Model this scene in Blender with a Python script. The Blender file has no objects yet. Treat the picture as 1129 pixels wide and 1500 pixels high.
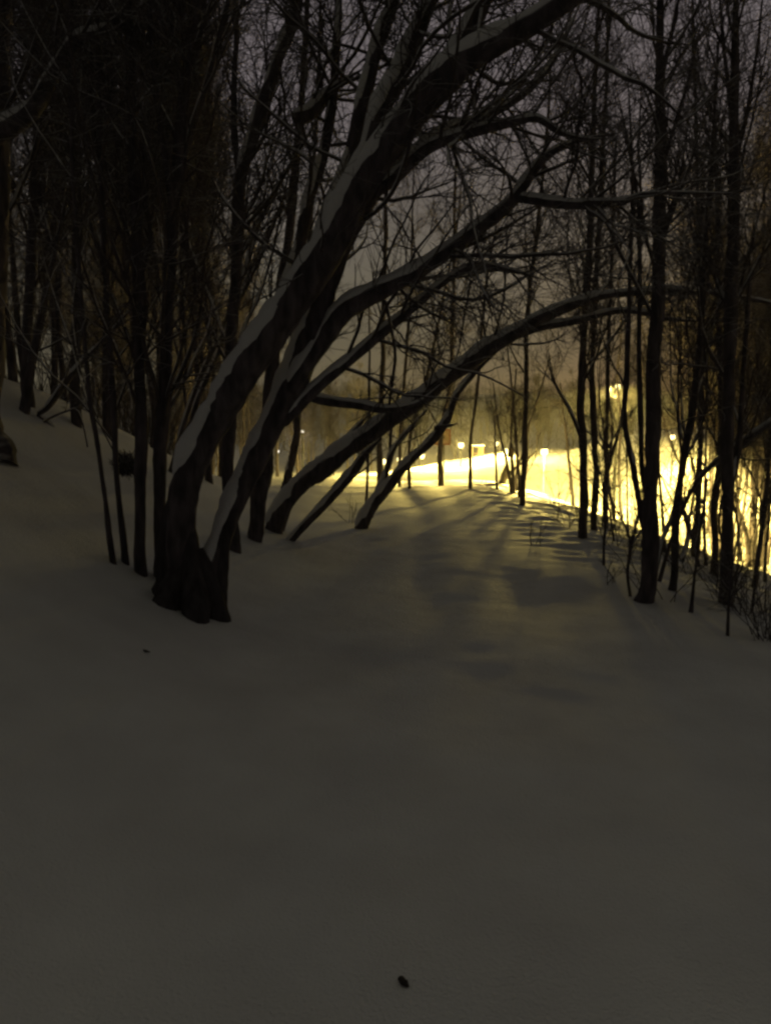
import bpy, math, random
import numpy as np
from mathutils import Vector

rng = np.random.default_rng(11)
random.seed(5)
scene = bpy.context.scene
COL = scene.collection

# ------------------------------------------------------------------ camera
F = 1130.0
HZ = 612.0
TH = math.atan((HZ - 750.0) / -F)
CAM = np.array([0.0, 0.0, 1.6])
FWD = np.array([0, math.cos(TH), -math.sin(TH)])
UPV = np.array([0, math.sin(TH), math.cos(TH)])

def ray(px, py):
    return FWD + np.array([1.0, 0, 0]) * ((px - 564.5) / F) + UPV * ((750.0 - py) / F)

def at(px, py, Y):
    d = ray(px, py)
    return CAM + d * (Y / d[1])

cam = bpy.data.objects.new('camera', bpy.data.cameras.new('camera'))
COL.objects.link(cam)
cam.location = CAM
cam.rotation_euler = (math.pi / 2 - TH, 0, 0)
cam.data.sensor_fit = 'HORIZONTAL'
cam.data.sensor_width = 36.0
cam.data.lens = 36.0 * F / 1129.0
cam.data.clip_end = 1500
cam.data.clip_start = 0.05
scene.camera = cam

# ------------------------------------------------------------------ terrain
def sm(a, b, x):
    t = np.clip((x - a) / (b - a), 0, 1)
    return t * t * (3 - 2 * t)

_ph = rng.uniform(0, 6.28, (40, 2))
def wave(x, y, scale, k=0, n=5):
    """smooth cheap noise from rotated sines"""
    o = 0
    for i in range(n):
        a = 2.399 * (i + k) + 0.7
        f = scale * (1 + 0.37 * i)
        o = o + np.sin((x * math.cos(a) + y * math.sin(a)) * f + _ph[(i + k) % 40, 0]
                       + 1.3 * np.sin((y * math.cos(a) - x * math.sin(a)) * f * 0.6 + _ph[(i + k) % 40, 1]))
    return o / n

def edge_x(y):
    return 2.45 + 0.16 * np.sin(y * 0.55 + 1) + 0.1 * np.sin(y * 1.3)

def H(x, y):
    x = np.asarray(x, float); y = np.asarray(y, float)
    # path ridge climbing gently to a crest, then down to a flat field
    yy = np.clip(y, -10, None)
    climb = 0.0487 * np.minimum(yy, 16.5)
    crest = 0.0487 * 16.5 + 0.0487 * 2.6 * (1 - np.exp(-np.clip(yy - 16.5, 0, None) / 2.6))
    p = np.where(yy < 16.5, climb, crest)
    p = p * (1 - sm(19.5, 42, yy)) - 0.6 * sm(19.5, 42, yy)
    # left bank
    b = 2.15 * sm(-0.75, -5.2, x) * (1 - sm(8.5, 17.5, y)) + 0.10 * sm(-0.3, -1.6, x)
    p_left = p + b + 0.05 * np.clip(-x - 6, 0, 30) * (1 - sm(40, 60, y))
    # right bank falling to a lower flat
    low = -1.45 + 0.35 * sm(25, 50, y)
    s = sm(edge_x(y) - 0.5, edge_x(y) + 8.0, x) * (1 - sm(38, 60, y))
    z = p_left * (1 - s) + low * s
    # far lit slope rising to the right, falling behind, then the hill
    ridge = np.clip(0.185 * (x + 1.5), 0, 2.6) * np.exp(-((y - 80) / 16.0) ** 2)
    ridge_r = 3.4 * sm(13, 24, x) * np.exp(-((y - 62) / 13.0) ** 2) 
    dip = -1.0 * np.exp(-((x - 15.5) / 2.6) ** 2) * np.exp(-((y - 74) / 14.0) ** 2)
    z = z + ridge + ridge_r + dip
    z = z + sm(100, 190, y) * 7.0
    z = z + 26 * sm(150, 420, y)
    near = 1 / (1 + (y / 40.0) ** 2)
    onpath = np.exp(-((x - 0.75) / 1.3) ** 2)
    z = z + 0.035 * wave(x, y, 0.9) + 0.011 * wave(x, y, 2.3, 7) * (0.4 + 0.6 * near)
    z = z + 0.004 * wave(x, y, 6.0, 13) * near * (0.35 + onpath)
    # trodden troughs along the path
    z = z - 0.035 * np.exp(-((x - 0.45 - 0.12 * np.sin(y * .6)) / 0.22) ** 2) * sm(3, 8, y)
    z = z - 0.03 * np.exp(-((x - 1.25 - 0.1 * np.sin(y * .5)) / 0.25) ** 2) * sm(3, 8, y)
    rough = sm(1.3, 2.6, x) * sm(7, 10, y) * (1 - sm(20, 26, y))
    z = z + rough * 0.045 * wave(x, y * 1.6, 4.2, 21)
    z = z - (53.0 / 1130.0) * y      # the whole site tilts gently down into the valley
    z = z + 0.03 * wave(x, y, 9.0, 25) * sm(2.6, 3.5, x) * near + .22 * wave(x, y, .42, 30) * sm(5, 9, x) * sm(20, 27, y) * (1 - sm(90, 110, y))
    return z

def ground_hit(px, py, y0=1.5, y1=90.0):
    d = ray(px, py)
    for y in np.arange(y0, y1, 0.02):
        p = CAM + d * (y / d[1])
        if p[2] <= float(H(p[0], p[1])):
            return p
    return CAM + d * (y1 / d[1])

# ------------------------------------------------------------------ materials
def new_mat(name):
    m = bpy.data.materials.new(name); m.use_nodes = True
    nt = m.node_tree
    return m, nt, nt.nodes['Principled BSDF']

def N(nt, t, **kw):
    n = nt.nodes.new(t)
    for k, v in kw.items():
        setattr(n, k, v)
    return n

def snow_mat():
    m, nt, b = new_mat('snow')
    tc = N(nt, 'ShaderNodeTexCoord')
    n1 = N(nt, 'ShaderNodeTexNoise'); n1.inputs['Scale'].default_value = 1.7; n1.inputs['Detail'].default_value = 6
    n2 = N(nt, 'ShaderNodeTexNoise'); n2.inputs['Scale'].default_value = 9; n2.inputs['Detail'].default_value = 8
    n3 = N(nt, 'ShaderNodeTexNoise'); n3.inputs['Scale'].default_value = 85; n3.inputs['Detail'].default_value = 4
    for n in (n1, n2, n3):
        nt.links.new(tc.outputs['Object'], n.inputs['Vector'])
    cr = N(nt, 'ShaderNodeValToRGB')
    cr.color_ramp.elements[0].position = .3; cr.color_ramp.elements[0].color = (.74, .73, .74, 1)
    cr.color_ramp.elements[1].position = .7; cr.color_ramp.elements[1].color = (.86, .86, .87, 1)
    nt.links.new(n1.outputs['Fac'], cr.inputs['Fac'])
    nt.links.new(cr.outputs['Color'], b.inputs['Base Color'])
    b.inputs['Roughness'].default_value = .75
    b.inputs['Specular IOR Level'].default_value = .15
    b1 = N(nt, 'ShaderNodeBump'); b1.inputs['Strength'].default_value = .22; b1.inputs['Distance'].default_value = .05
    b2 = N(nt, 'ShaderNodeBump'); b2.inputs['Strength'].default_value = .7; b2.inputs['Distance'].default_value = .018
    nt.links.new(n2.outputs['Fac'], b1.inputs['Height'])
    nt.links.new(n3.outputs['Fac'], b2.inputs['Height'])
    nt.links.new(b1.outputs['Normal'], b2.inputs['Normal'])
    nt.links.new(b2.outputs['Normal'], b.inputs['Normal'])
    return m

def bark_mat(name, dark, light, snow_lo, snow_hi, snow_amt=1.0, scale=9):
    m, nt, b = new_mat(name)
    tc = N(nt, 'ShaderNodeTexCoord')
    mp = N(nt, 'ShaderNodeMapping'); mp.inputs['Scale'].default_value = (1, 1, .25)
    nt.links.new(tc.outputs['Object'], mp.inputs['Vector'])
    n1 = N(nt, 'ShaderNodeTexNoise'); n1.inputs['Scale'].default_value = scale * 2; n1.inputs['Detail'].default_value = 8
    nt.links.new(mp.outputs['Vector'], n1.inputs['Vector'])
    cr = N(nt, 'ShaderNodeValToRGB')
    cr.color_ramp.elements[0].position = .35; cr.color_ramp.elements[0].color = (*dark, 1)
    cr.color_ramp.elements[1].position = .7; cr.color_ramp.elements[1].color = (*light, 1)
    nt.links.new(n1.outputs['Fac'], cr.inputs['Fac'])
    geo = N(nt, 'ShaderNodeNewGeometry')
    sx = N(nt, 'ShaderNodeSeparateXYZ'); nt.links.new(geo.outputs['Normal'], sx.inputs['Vector'])
    n2 = N(nt, 'ShaderNodeTexNoise'); n2.inputs['Scale'].default_value = 5; n2.inputs['Detail'].default_value = 5
    nt.links.new(tc.outputs['Object'], n2.inputs['Vector'])
    ad = N(nt, 'ShaderNodeMath', operation='MULTIPLY_ADD')
    nt.links.new(n2.outputs['Fac'], ad.inputs[0]); ad.inputs[1].default_value = .9
    nt.links.new(sx.outputs['Z'], ad.inputs[2])
    mr = N(nt, 'ShaderNodeMapRange'); mr.inputs['From Min'].default_value = snow_lo; mr.inputs['From Max'].default_value = snow_hi
    mr.inputs['To Max'].default_value = snow_amt
    nt.links.new(ad.outputs[0], mr.inputs['Value'])
    mx = N(nt, 'ShaderNodeMix', data_type='RGBA')
    nt.links.new(mr.outputs[0], mx.inputs['Factor'])
    nt.links.new(cr.outputs['Color'], mx.inputs[6]); mx.inputs[7].default_value = (.8, .8, .81, 1)
    nt.links.new(mx.outputs[2], b.inputs['Base Color'])
    b.inputs['Roughness'].default_value = .9
    b.inputs['Specular IOR Level'].default_value = .2
    bp = N(nt, 'ShaderNodeBump'); bp.inputs['Strength'].default_value = .7; bp.inputs['Distance'].default_value = .02
    nt.links.new(n1.outputs['Fac'], bp.inputs['Height']); nt.links.new(bp.outputs['Normal'], b.inputs['Normal'])
    return m

def plain_mat(name, col, rough=.6, metal=0.0, var=.25):
    m, nt, b = new_mat(name)
    tc = N(nt, 'ShaderNodeTexCoord')
    n1 = N(nt, 'ShaderNodeTexNoise'); n1.inputs['Scale'].default_value = 12; n1.inputs['Detail'].default_value = 6
    nt.links.new(tc.outputs['Object'], n1.inputs['Vector'])
    cr = N(nt, 'ShaderNodeValToRGB')
    cr.color_ramp.elements[0].color = (*[c * (1 - var) for c in col], 1)
    cr.color_ramp.elements[1].color = (*[min(1, c * (1 + var)) for c in col], 1)
    nt.links.new(n1.outputs['Fac'], cr.inputs['Fac']); nt.links.new(cr.outputs['Color'], b.inputs['Base Color'])
    b.inputs['Roughness'].default_value = rough; b.inputs['Metallic'].default_value = metal
    return m

def globe_mat(name, col, strength):
    m = bpy.data.materials.new(name); m.use_nodes = True
    nt = m.node_tree; nt.nodes.clear()
    out = N(nt, 'ShaderNodeOutputMaterial'); mx = N(nt, 'ShaderNodeMixShader')
    em = N(nt, 'ShaderNodeEmission'); tr = N(nt, 'ShaderNodeBsdfTransparent')
    em.inputs['Color'].default_value = (*col, 1); em.inputs['Strength'].default_value = strength
    mx.inputs[0].default_value = .35
    nt.links.new(tr.outputs[0], mx.inputs[1]); nt.links.new(em.outputs[0], mx.inputs[2])
    nt.links.new(mx.outputs[0], out.inputs[0])
    return m

M_SNOW = snow_mat()
M_BARK = bark_mat('dark_bark', (.050, .043, .048), (.15, .125, .14), .80, 1.4, .95)
M_BARKD = bark_mat('root_bark', (.035, .03, .033), (.09, .078, .085), 1.5, 1.9, .6)  # darker bark for the root stems, with little snow on it
M_TWIG = bark_mat('twig_bark', (.060, .048, .048), (.11, .09, .088), .80, 1.25, .8)
M_GREY = bark_mat('grey_bark', (.05, .043, .038), (.12, .10, .085), 1.1, 1.4, .8, 6)
M_POLE = plain_mat('lamp_steel', (.05, .05, .05), .5, .4)
M_GLOBE = globe_mat('warm_globe', (1.0, .80, .32), 9.0)
M_GLOBEW = globe_mat('white_globe', (1.0, .9, .72), 4.0)
M_WOOD = plain_mat('weathered_wood', (.16, .11, .07), .8)
M_SIGNF = plain_mat('red_brown_frame', (.22, .07, .03), .6)
M_SIGNP = plain_mat('pale_panel', (.55, .42, .30), .6, 0, .12)
M_INK = plain_mat('dark_paint', (.05, .04, .03), .6)
M_LEAF = plain_mat('dead_leaf', (.022, .015, .013), .8)

# ------------------------------------------------------------------ object helpers
def tag(o, label=None, cat=None, group=None, kind=None):
    if label: o['label'] = label
    if cat: o['category'] = cat
    if group: o['group'] = group
    if kind: o['kind'] = kind
    return o

def empty(name, loc, label=None, cat=None, group=None):
    o = bpy.data.objects.new(name, None); COL.objects.link(o)
    o.location = loc; o.empty_display_size = .2
    return tag(o, label, cat, group)

def mesh_from(name, V, Fq):
    me = bpy.data.meshes.new(name)
    V = np.asarray(V, np.float32).reshape(-1, 3); Fq = np.asarray(Fq, np.int32).reshape(-1, 4)
    me.vertices.add(len(V)); me.vertices.foreach_set('co', V.ravel())
    me.loops.add(Fq.size); me.loops.foreach_set('vertex_index', Fq.ravel())
    me.polygons.add(len(Fq)); me.polygons.foreach_set('loop_start', np.arange(0, Fq.size, 4, dtype=np.int32))
    me.polygons.foreach_set('use_smooth', np.ones(len(Fq), bool))
    me.update(calc_edges=True); me.validate()
    return me

def link(name, me, mat, parent=None, loc=None):
    o = bpy.data.objects.new(name, me); COL.objects.link(o)
    if mat: 
        if not me.materials: me.materials.append(mat)
    if parent: o.parent = parent
    if loc is not None: o.location = loc
    return o

class Geo:
    """collects tube geometry in world space"""
    def __init__(s): s.V = []; s.F = []; s.n = 0
    def add(s, V, Fq):
        s.V.append(np.asarray(V, np.float64).reshape(-1, 3)); s.F.append(np.asarray(Fq, np.int64).reshape(-1, 4) + s.n)
        s.n += len(s.V[-1])
    def tubes(s, P, R, sides, rough=0.0):
        """P (M,N,3) R (M,N)"""
        P = np.asarray(P, float); R = np.asarray(R, float)
        if P.ndim == 2: P = P[None]; R = R[None]
        M_, N_, _ = P.shape
        if M_ == 0: return
        T = np.gradient(P, axis=1); T /= np.linalg.norm(T, axis=2, keepdims=True) + 1e-9
        mean = T.mean(1); ref = np.where((np.abs(mean[:, 1:2]) < .8), np.array([[0, 1., 0]]), np.array([[1., 0, 0]]))
        U = ref[:, None, :] - (T * ref[:, None, :]).sum(2, keepdims=True) * T
        U /= np.linalg.norm(U, axis=2, keepdims=True) + 1e-9
        W = np.cross(T, U)
        a = np.arange(sides) * 2 * math.pi / sides
        rr = R[:, :, None] * np.ones(sides)
        if rough:
            q = np.arange(N_)[None, :, None]
            ph = rng.uniform(0, 6.28, (M_, 1, 1))
            rr = rr * (1 + rough * (np.sin(2 * a + ph + q * .23) * .6 + np.sin(3 * a - ph * 2 + q * .41) * .5
                                    + np.sin(5 * a + ph * 3 - q * .7) * .35 + rng.normal(0, .30, (M_, N_, sides))))
        V = P[:, :, None, :] + rr[..., None] * (np.cos(a)[:, None] * U[:, :, None, :] + np.sin(a)[:, None] * W[:, :, None, :])
        i = np.arange(M_)[:, None, None] * N_ * sides + np.arange(N_ - 1)[None, :, None] * sides
        k = np.arange(sides)[None, None, :]; k2 = (k + 1) % sides
        Fq = np.stack([i + k, i + k2, i + sides + k2, i + sides + k], -1)
        s.add(V, Fq)
    def box(s, c, hx, hy, hz, rz=0):
        c = np.asarray(c, float)
        v = np.array([[x, y, z] for z in (-hz, hz) for y in (-hy, hy) for x in (-hx, hx)], float)
        co, si = math.cos(rz), math.sin(rz)
        v = np.stack([v[:, 0] * co - v[:, 1] * si, v[:, 0] * si + v[:, 1] * co, v[:, 2]], 1) + c
        s.add(v, [[0, 2, 3, 1], [4, 5, 7, 6], [0, 1, 5, 4], [2, 6, 7, 3], [0, 4, 6, 2], [1, 3, 7, 5]])
    def build_snowy(s, other, name, mat, mat2, parent, origin):
        n1 = sum(len(f) for f in s.F)
        if other.V:
            s.add(np.concatenate(other.V), np.concatenate(other.F))
        o = s.build(name, mat, parent, origin)
        if o and other.V:
            o.data.materials.append(mat2)
            mi = np.zeros(len(o.data.polygons), np.int32); mi[n1:] = 1
            o.data.polygons.foreach_set('material_index', mi)
        return o
    def build(s, name, mat, parent=None, origin=(0, 0, 0), smooth=True):
        if not s.V: return None
        V = np.concatenate(s.V) - np.asarray(origin); Fq = np.concatenate(s.F)
        me = mesh_from(name, V, Fq)
        if not smooth: me.polygons.foreach_set('use_smooth', np.zeros(len(Fq), bool))
        return link(name, me, mat, parent)

def catmull(pts, n):
    """resample control rows smoothly; pts (K,C)"""
    pts = np.asarray(pts, float)
    K = len(pts)
    seg = np.linalg.norm(np.diff(pts[:, :3], axis=0), axis=1) + 1e-6
    t = np.concatenate([[0], np.cumsum(np.sqrt(seg))])
    q = np.linspace(0, t[-1], n)
    m = np.empty_like(pts)
    m[1:-1] = (pts[2:] - pts[:-2]) / (t[2:] - t[:-2])[:, None]
    m[0] = (pts[1] - pts[0]) / (t[1] - t[0]); m[-1] = (pts[-1] - pts[-2]) / (t[-1] - t[-2])
    i = np.clip(np.searchsorted(t, q, side='right') - 1, 0, K - 2)
    h = (t[i + 1] - t[i]); u = ((q - t[i]) / h)[:, None]; h = h[:, None]
    return ((2 * u**3 - 3 * u**2 + 1) * pts[i] + (u**3 - 2 * u**2 + u) * h * m[i]
            + (-2 * u**3 + 3 * u**2) * pts[i + 1] + (u**3 - u**2) * h * m[i + 1])

def traced(path, n=None, wob=.35):
    """path rows (px, py, width_px, Y) -> points (n,3), radii (n)"""
    rows = []
    for px, py, w, Y in path:
        p = at(px, py, Y); rows.append([*p, .5 * w * Y / F])
    L = sum(np.linalg.norm(np.array(rows[i + 1][:3]) - np.array(rows[i][:3])) for i in range(len(rows) - 1))
    n = n or int(np.clip(L / .055, 12, 150))
    c = catmull(rows, n)
    P, R = c[:, :3].copy(), np.maximum(c[:, 3], .002)
    s = np.linspace(0, L, n)
    for ax in range(3):
        a, b, d = rng.uniform(0, 6.28, 3)
        P[:, ax] += wob * R * (np.sin(s * 2.3 + a) * .5 + np.sin(s * 5.1 + b) * .3 + np.sin(s * 9.7 + d) * .15)
    R *= 1 + .06 * np.sin(s * 6 + rng.uniform(0, 6)) + rng.normal(0, .025, n)
    return P, R

def norm(v): return v / (np.linalg.norm(v, axis=-1, keepdims=True) + 1e-9)

def spawn(P, R, c, t0, t1, ang, L, up, wig, n, rs=.6, rmin=.002, rend=.35, tfall=.5, flat=None):
    """children polylines from parents P (M,N,3), R (M,N)"""
    if P.ndim == 2: P = P[None]; R = R[None]
    M_, N_, _ = P.shape
    t = np.sort(rng.uniform(t0, t1, (M_, c)), 1)
    f = t * (N_ - 1); i = np.clip(f.astype(int), 0, N_ - 2); u = (f - i)[..., None]
    mi = np.arange(M_)[:, None]
    p0 = P[mi, i] * (1 - u) + P[mi, i + 1] * u
    r0 = R[mi, i]
    tan = norm(P[mi, i + 1] - P[mi, i])
    rnd = rng.normal(0, 1, tan.shape)
    if flat is not None: rnd = rnd * np.array(flat)
    perp = norm(rnd - (rnd * tan).sum(-1, keepdims=True) * tan)
    a = np.radians(rng.normal(ang[0], ang[1], (M_, c)))[..., None]
    d = norm(np.cos(a) * tan + np.sin(a) * perp).reshape(-1, 3)
    p = p0.reshape(-1, 3)
    ln = (L * (1 - tfall * (t - t0) / max(1e-6, t1 - t0)) * rng.uniform(.55, 1.25, (M_, c))).reshape(-1)
    r = np.clip(r0.reshape(-1) * rs, rmin, None)
    r = np.minimum(r, np.maximum(rmin, ln * .022))
    out = [p]; 
    for k in range(n - 1):
        d = norm(d + np.array([0, 0, up]) + rng.normal(0, wig, d.shape))
        p = p + d * (ln / (n - 1))[:, None]; out.append(p)
    C = np.stack(out, 1)
    rr = r[:, None] * np.linspace(1, rend, n)[None]
    return C, np.maximum(rr, rmin * .7)

def snow_on(geo, P, R, cover=1.0, lo=.06, hi=.42, sides=9, lift=.47, fat=.95):
    """a layer of snow lying along the upper side of a limb"""
    if P.ndim == 2: P = P[None]; R = R[None]
    T = norm(np.gradient(P, axis=1))
    z = np.array([0, 0, 1.0])
    nu = z - (T @ z)[..., None] * T
    hzn = np.linalg.norm(nu, axis=2); nu = nu / (hzn[..., None] + 1e-9)
    f = sm(lo, hi, hzn)
    M_, N_ = R.shape
    s = np.arange(N_)[None]
    nz = .5 + .5 * np.sin(s * .55 + rng.uniform(0, 6.3, (M_, 1))) * np.sin(s * .21 + rng.uniform(0, 6.3, (M_, 1)))
    f = f * (.74 + .36 * nz) * cover * (1 + .05 * np.sin(s * 1.7 + rng.uniform(0, 6.3, (M_, 1))) + rng.normal(0, .02, (M_, N_)))
    f[:, -1] *= .3; f[:, 0] *= .4
    C = P + nu * (R * (lift + .18 * hzn))[..., None]
    geo.tubes(C, np.maximum(R * fat * f, .0004), sides, .03)

# ------------------------------------------------------------------ ground sheet
def axis_points(segs):
    out = []
    for a, b, st in segs:
        out.append(np.arange(a, b, st))
    out.append(np.array([segs[-1][1]]))
    return np.concatenate(out)

gx = axis_points([(-260, -60, 10), (-60, -20, 2), (-20, -8, .5), (-8, -4, .15), (-4, 6, .07), (6, 12, .15), (12, 30, .5), (30, 60, 2), (60, 260, 10)])
gy = axis_points([(-6, 1, .25), (1, 10, .06), (10, 22, .08), (22, 40, .3), (40, 110, 1.0), (110, 200, 3), (200, 600, 20)])
X, Y = np.meshgrid(gx, gy)
Z = H(X, Y)
VV = np.stack([X, Y, Z], -1).reshape(-1, 3)
nx, ny = len(gx), len(gy)
ii = (np.arange(ny - 1)[:, None] * nx + np.arange(nx - 1)[None]).ravel()
FQ = np.stack([ii, ii + 1, ii + nx + 1, ii + nx], 1)
cx = (VV[FQ, 0]).mean(1); cy = (VV[FQ, 1]).mean(1)
left_edge = -.95 + .12 * np.sin(cy * .5)
on_path = (cx > left_edge) & (cx < edge_x(cy)) & (cy < 20.5)
eps = .02
def normals(p):
    dx = (H(p[:, 0] + eps, p[:, 1]) - H(p[:, 0] - eps, p[:, 1])) / (2 * eps)
    dy = (H(p[:, 0], p[:, 1] + eps) - H(p[:, 0], p[:, 1] - eps)) / (2 * eps)
    return norm(np.stack([-dx, -dy, np.ones(len(p))], 1))
def sheet(name, mask):
    f = FQ[mask]; u, inv = np.unique(f, return_inverse=True)
    me = mesh_from(name, VV[u], inv.reshape(-1, 4))
    me.normals_split_custom_set_from_vertices([tuple(v) for v in normals(VV[u])])
    o = link(name, me, M_SNOW); o['kind'] = 'structure'
    return o
sheet('path', on_path)
sheet('snow_ground', ~on_path)

# ------------------------------------------------------------------ trees
def crown_for(P, R, rmin=.002, dens=1.0, reach=2.2, up=.10, ang=(38, 10), t0=.3, geo=None, bgeo=None, flat=None, wig=.16, t1=.98, lev=3, snow=None):
    """limbs, branches, twigs from one stem"""
    geo = geo or Geo()
    c1 = max(2, int(16 * dens))
    B, RB = spawn(P, R, c1, t0, t1, ang, reach, up, wig * .6, 12, .38, rmin * 1.6, .25, .55, flat)
    RB = np.minimum(RB, reach * .0075 + .0025)
    (bgeo or geo).tubes(B, RB, 5)
    if snow is not None: snow_on(snow, B, RB, .95, sides=5)
    C, RC = spawn(B, RB, max(3, int(9 * min(1.3, dens))), .12, .98, (42, 12), reach * .45, up * .6, wig * .9, 7, .55, rmin * 1.1, .4, .4)
    geo.tubes(C, RC, 4)
    if lev >= 3:
        D, RD = spawn(C, RC, 8, .15, .98, (45, 14), reach * .22, up * .4, wig * 1.1, 4, .65, rmin * .85, .5, .3)
        geo.tubes(D, RD, 3)
    return geo

def build_tree(name, label, stems, limbs=(), group=None, bark=M_BARK, crown=None, snow=True, rmin=.0022, base=None, cat='tree', sides=12, limb_snow=True, stem_crown=True, limb_crown=None, bare=(), stem_wob=.35):
    """stems, limbs: traced rows in photo pixels and distance (px,py,width,Y)"""
    allp = [traced(s, wob=stem_wob) for s in stems]
    b = allp[0][0][0].copy() if base is None else np.array(base)
    root = empty(name, b, label, cat, group)
    cg, ts = Geo(), Geo()
    for P, R in allp:
        tg = Geo(); tg.tubes(P, R, sides, .09)
        tr = tg.build('trunk', bark, root, b)
        if snow:
            sg = Geo(); snow_on(sg, P, R, sides=16); sg.build('snow_cover', M_SNOW, tr, b)
    for li, l in enumerate(limbs):
        P, R = traced(l, wob=.6)
        R[-8:] *= np.linspace(1, .25, 8)
        lg = Geo(); lg.tubes(P, R, 9, .07); lo = lg.build('limb', bark, root, b)
        if snow and limb_snow:
            ls = Geo(); snow_on(ls, P, R, 1.0); ls.build('snow_cover', M_SNOW, lo, b)
        if limb_crown and li not in bare: crown_for(P, R, rmin, geo=cg, snow=ts if snow else None, **limb_crown)
    if crown:
        for P, R in allp: crown_for(P, R, rmin, geo=cg, snow=ts if snow else None, **crown)
    cg.build_snowy(ts, 'crown', M_TWIG, M_SNOW, root, b)
    return root

def foot(px, py, w, flare=1.25, deep=.35):
    """ground point under a photo pixel: rows for a buried, flared foot"""
    g = ground_hit(px, py)
    return g[1]

# ---- the big leaning tree on the left bank
YT = foot(278, 888, 90)
yt = YT
A1 = [(264, 925, 80, yt), (262, 870, 72, yt), (266, 780, 60, yt), (285, 690, 62, yt), (330, 600, 66, yt), (375, 520, 70, yt - .1), (430, 435, 68, yt - .15),
      (480, 355, 66, yt - .2), (525, 280, 64, yt - .25), (575, 215, 62, yt - .3), (635, 140, 58, yt - .4), (700, 80, 54, yt - .5), (775, 35, 46, yt - .6), (860, -25, 38, yt - .75), (960, -110, 30, yt - 1), (1060, -220, 20, yt - 1.2)]
A2 = [(298, 920, 62, yt + .06), (302, 865, 54, yt + .06), (326, 790, 46, yt + .15), (352, 715, 44, yt + .2), (388, 640, 50, yt + .2), (428, 560, 58, yt + .2), (455, 490, 56, yt + .15),
      (480, 420, 48, yt + .1), (510, 350, 40, yt + 0), (535, 300, 36, yt - .1), (560, 250, 28, yt - .2)]
limbs = [
  # upright forks off the main stem
  [(500, 320, 40, yt - .2), (530, 240, 34, yt - .1), (552, 165, 32, yt), (590, 95, 30, yt + .1), (622, 30, 27, yt + .2), (650, -60, 20, yt + .3), (665, -160, 12, yt + .4)],
  [(455, 395, 30, yt - .1), (490, 290, 26, yt + .1), (520, 190, 26, yt + .2), (548, 90, 24, yt + .3), (575, 0, 21, yt + .4), (590, -110, 12, yt + .5)],
  [(640, 140, 34, yt - .4), (672, 75, 32, yt - .3), (705, 10, 28, yt - .2), (735, -80, 20, yt - .1)],
  # right-reaching limbs
  [(425, 572, 26, yt + .15), (462, 520, 34, yt + .1), (500, 462, 34, yt + .05), (560, 428, 30, yt), (630, 388, 27, yt - .1), (700, 338, 24, yt - .2), (748, 292, 20, yt - .3), (778, 250, 16, yt - .3), (805, 222, 13, yt - .4), (850, 205, 10, yt - .4), (905, 196, 7, yt - .5)],
  [(752, 288, 15, yt - .3), (800, 296, 16, yt - .35), (850, 301, 15, yt - .4), (912, 296, 13, yt - .5), (950, 284, 9, yt - .55), (1080, 284, 6, yt - .7)],
  [(412, 618, 18, yt + .2), (455, 575, 21, yt + .2), (500, 535, 20, yt + .2), (550, 492, 18, yt + .2), (600, 455, 15, yt + .2), (650, 416, 13, yt + .2), (700, 392, 13, yt + .15), (760, 398, 9, yt + .1), (800, 410, 5, yt + .1)],
  [(540, 288, 26, yt - .2), (585, 250, 24, yt - .2), (628, 215, 20, yt - .3), (700, 192, 17, yt - .4), (755, 180, 14, yt - .5), (785, 174, 12, yt - .5), (818, 192, 11, yt - .5), (850, 200, 10, yt - .6), (890, 202, 7, yt - .6)],
  [(548, 268, 20, yt - .1), (595, 232, 19, yt + .1), (650, 195, 17, yt + .25), (720, 165, 14, yt + .3), (775, 130, 12, yt + .35), (805, 95, 10, yt + .4), (832, 45, 7, yt + .45), (860, -20, 4, yt + .5)],
  [(412, 572, 20, yt + .2), (465, 583, 18, yt + .3), (520, 590, 16, yt + .35), (560, 598, 13, yt + .4), (610, 590, 8, yt + .4), (650, 560, 5, yt + .5)],
  # left side limbs
  [(400, 470, 22, yt + .3), (432, 380, 20, yt + .4), (452, 300, 20, yt + .5), (478, 220, 19, yt + .6), (486, 140, 17, yt + .7), (492, 40, 14, yt + .8), (500, -80, 8, yt + 1)],
  [(430, 175, 20, yt + .55), (456, 166, 22, yt + .6), (484, 130, 18, yt + .65), (530, 100, 12, yt + .6)],
]
thin = lambda rows, k: [(r[0], r[1], r[2] * k, *r[3:]) for r in rows]
A1, A2, limbs = thin(A1, .66), thin(A2, .68), [thin(l, .82) for l in limbs]
root = build_tree('leaning_tree', 'largest tree, thick dark trunk leaning right over the path with snow along it', [A1, A2], limbs, bark=M_BARK,
    crown=dict(dens=.55, reach=1.5, t0=.62, ang=(50, 15), up=.03, wig=.2),
    limb_crown=dict(dens=.85, reach=1.3, t0=.25, ang=(52, 16), up=.02, wig=.2), rmin=.0022, sides=18, bare=(8,))
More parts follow.
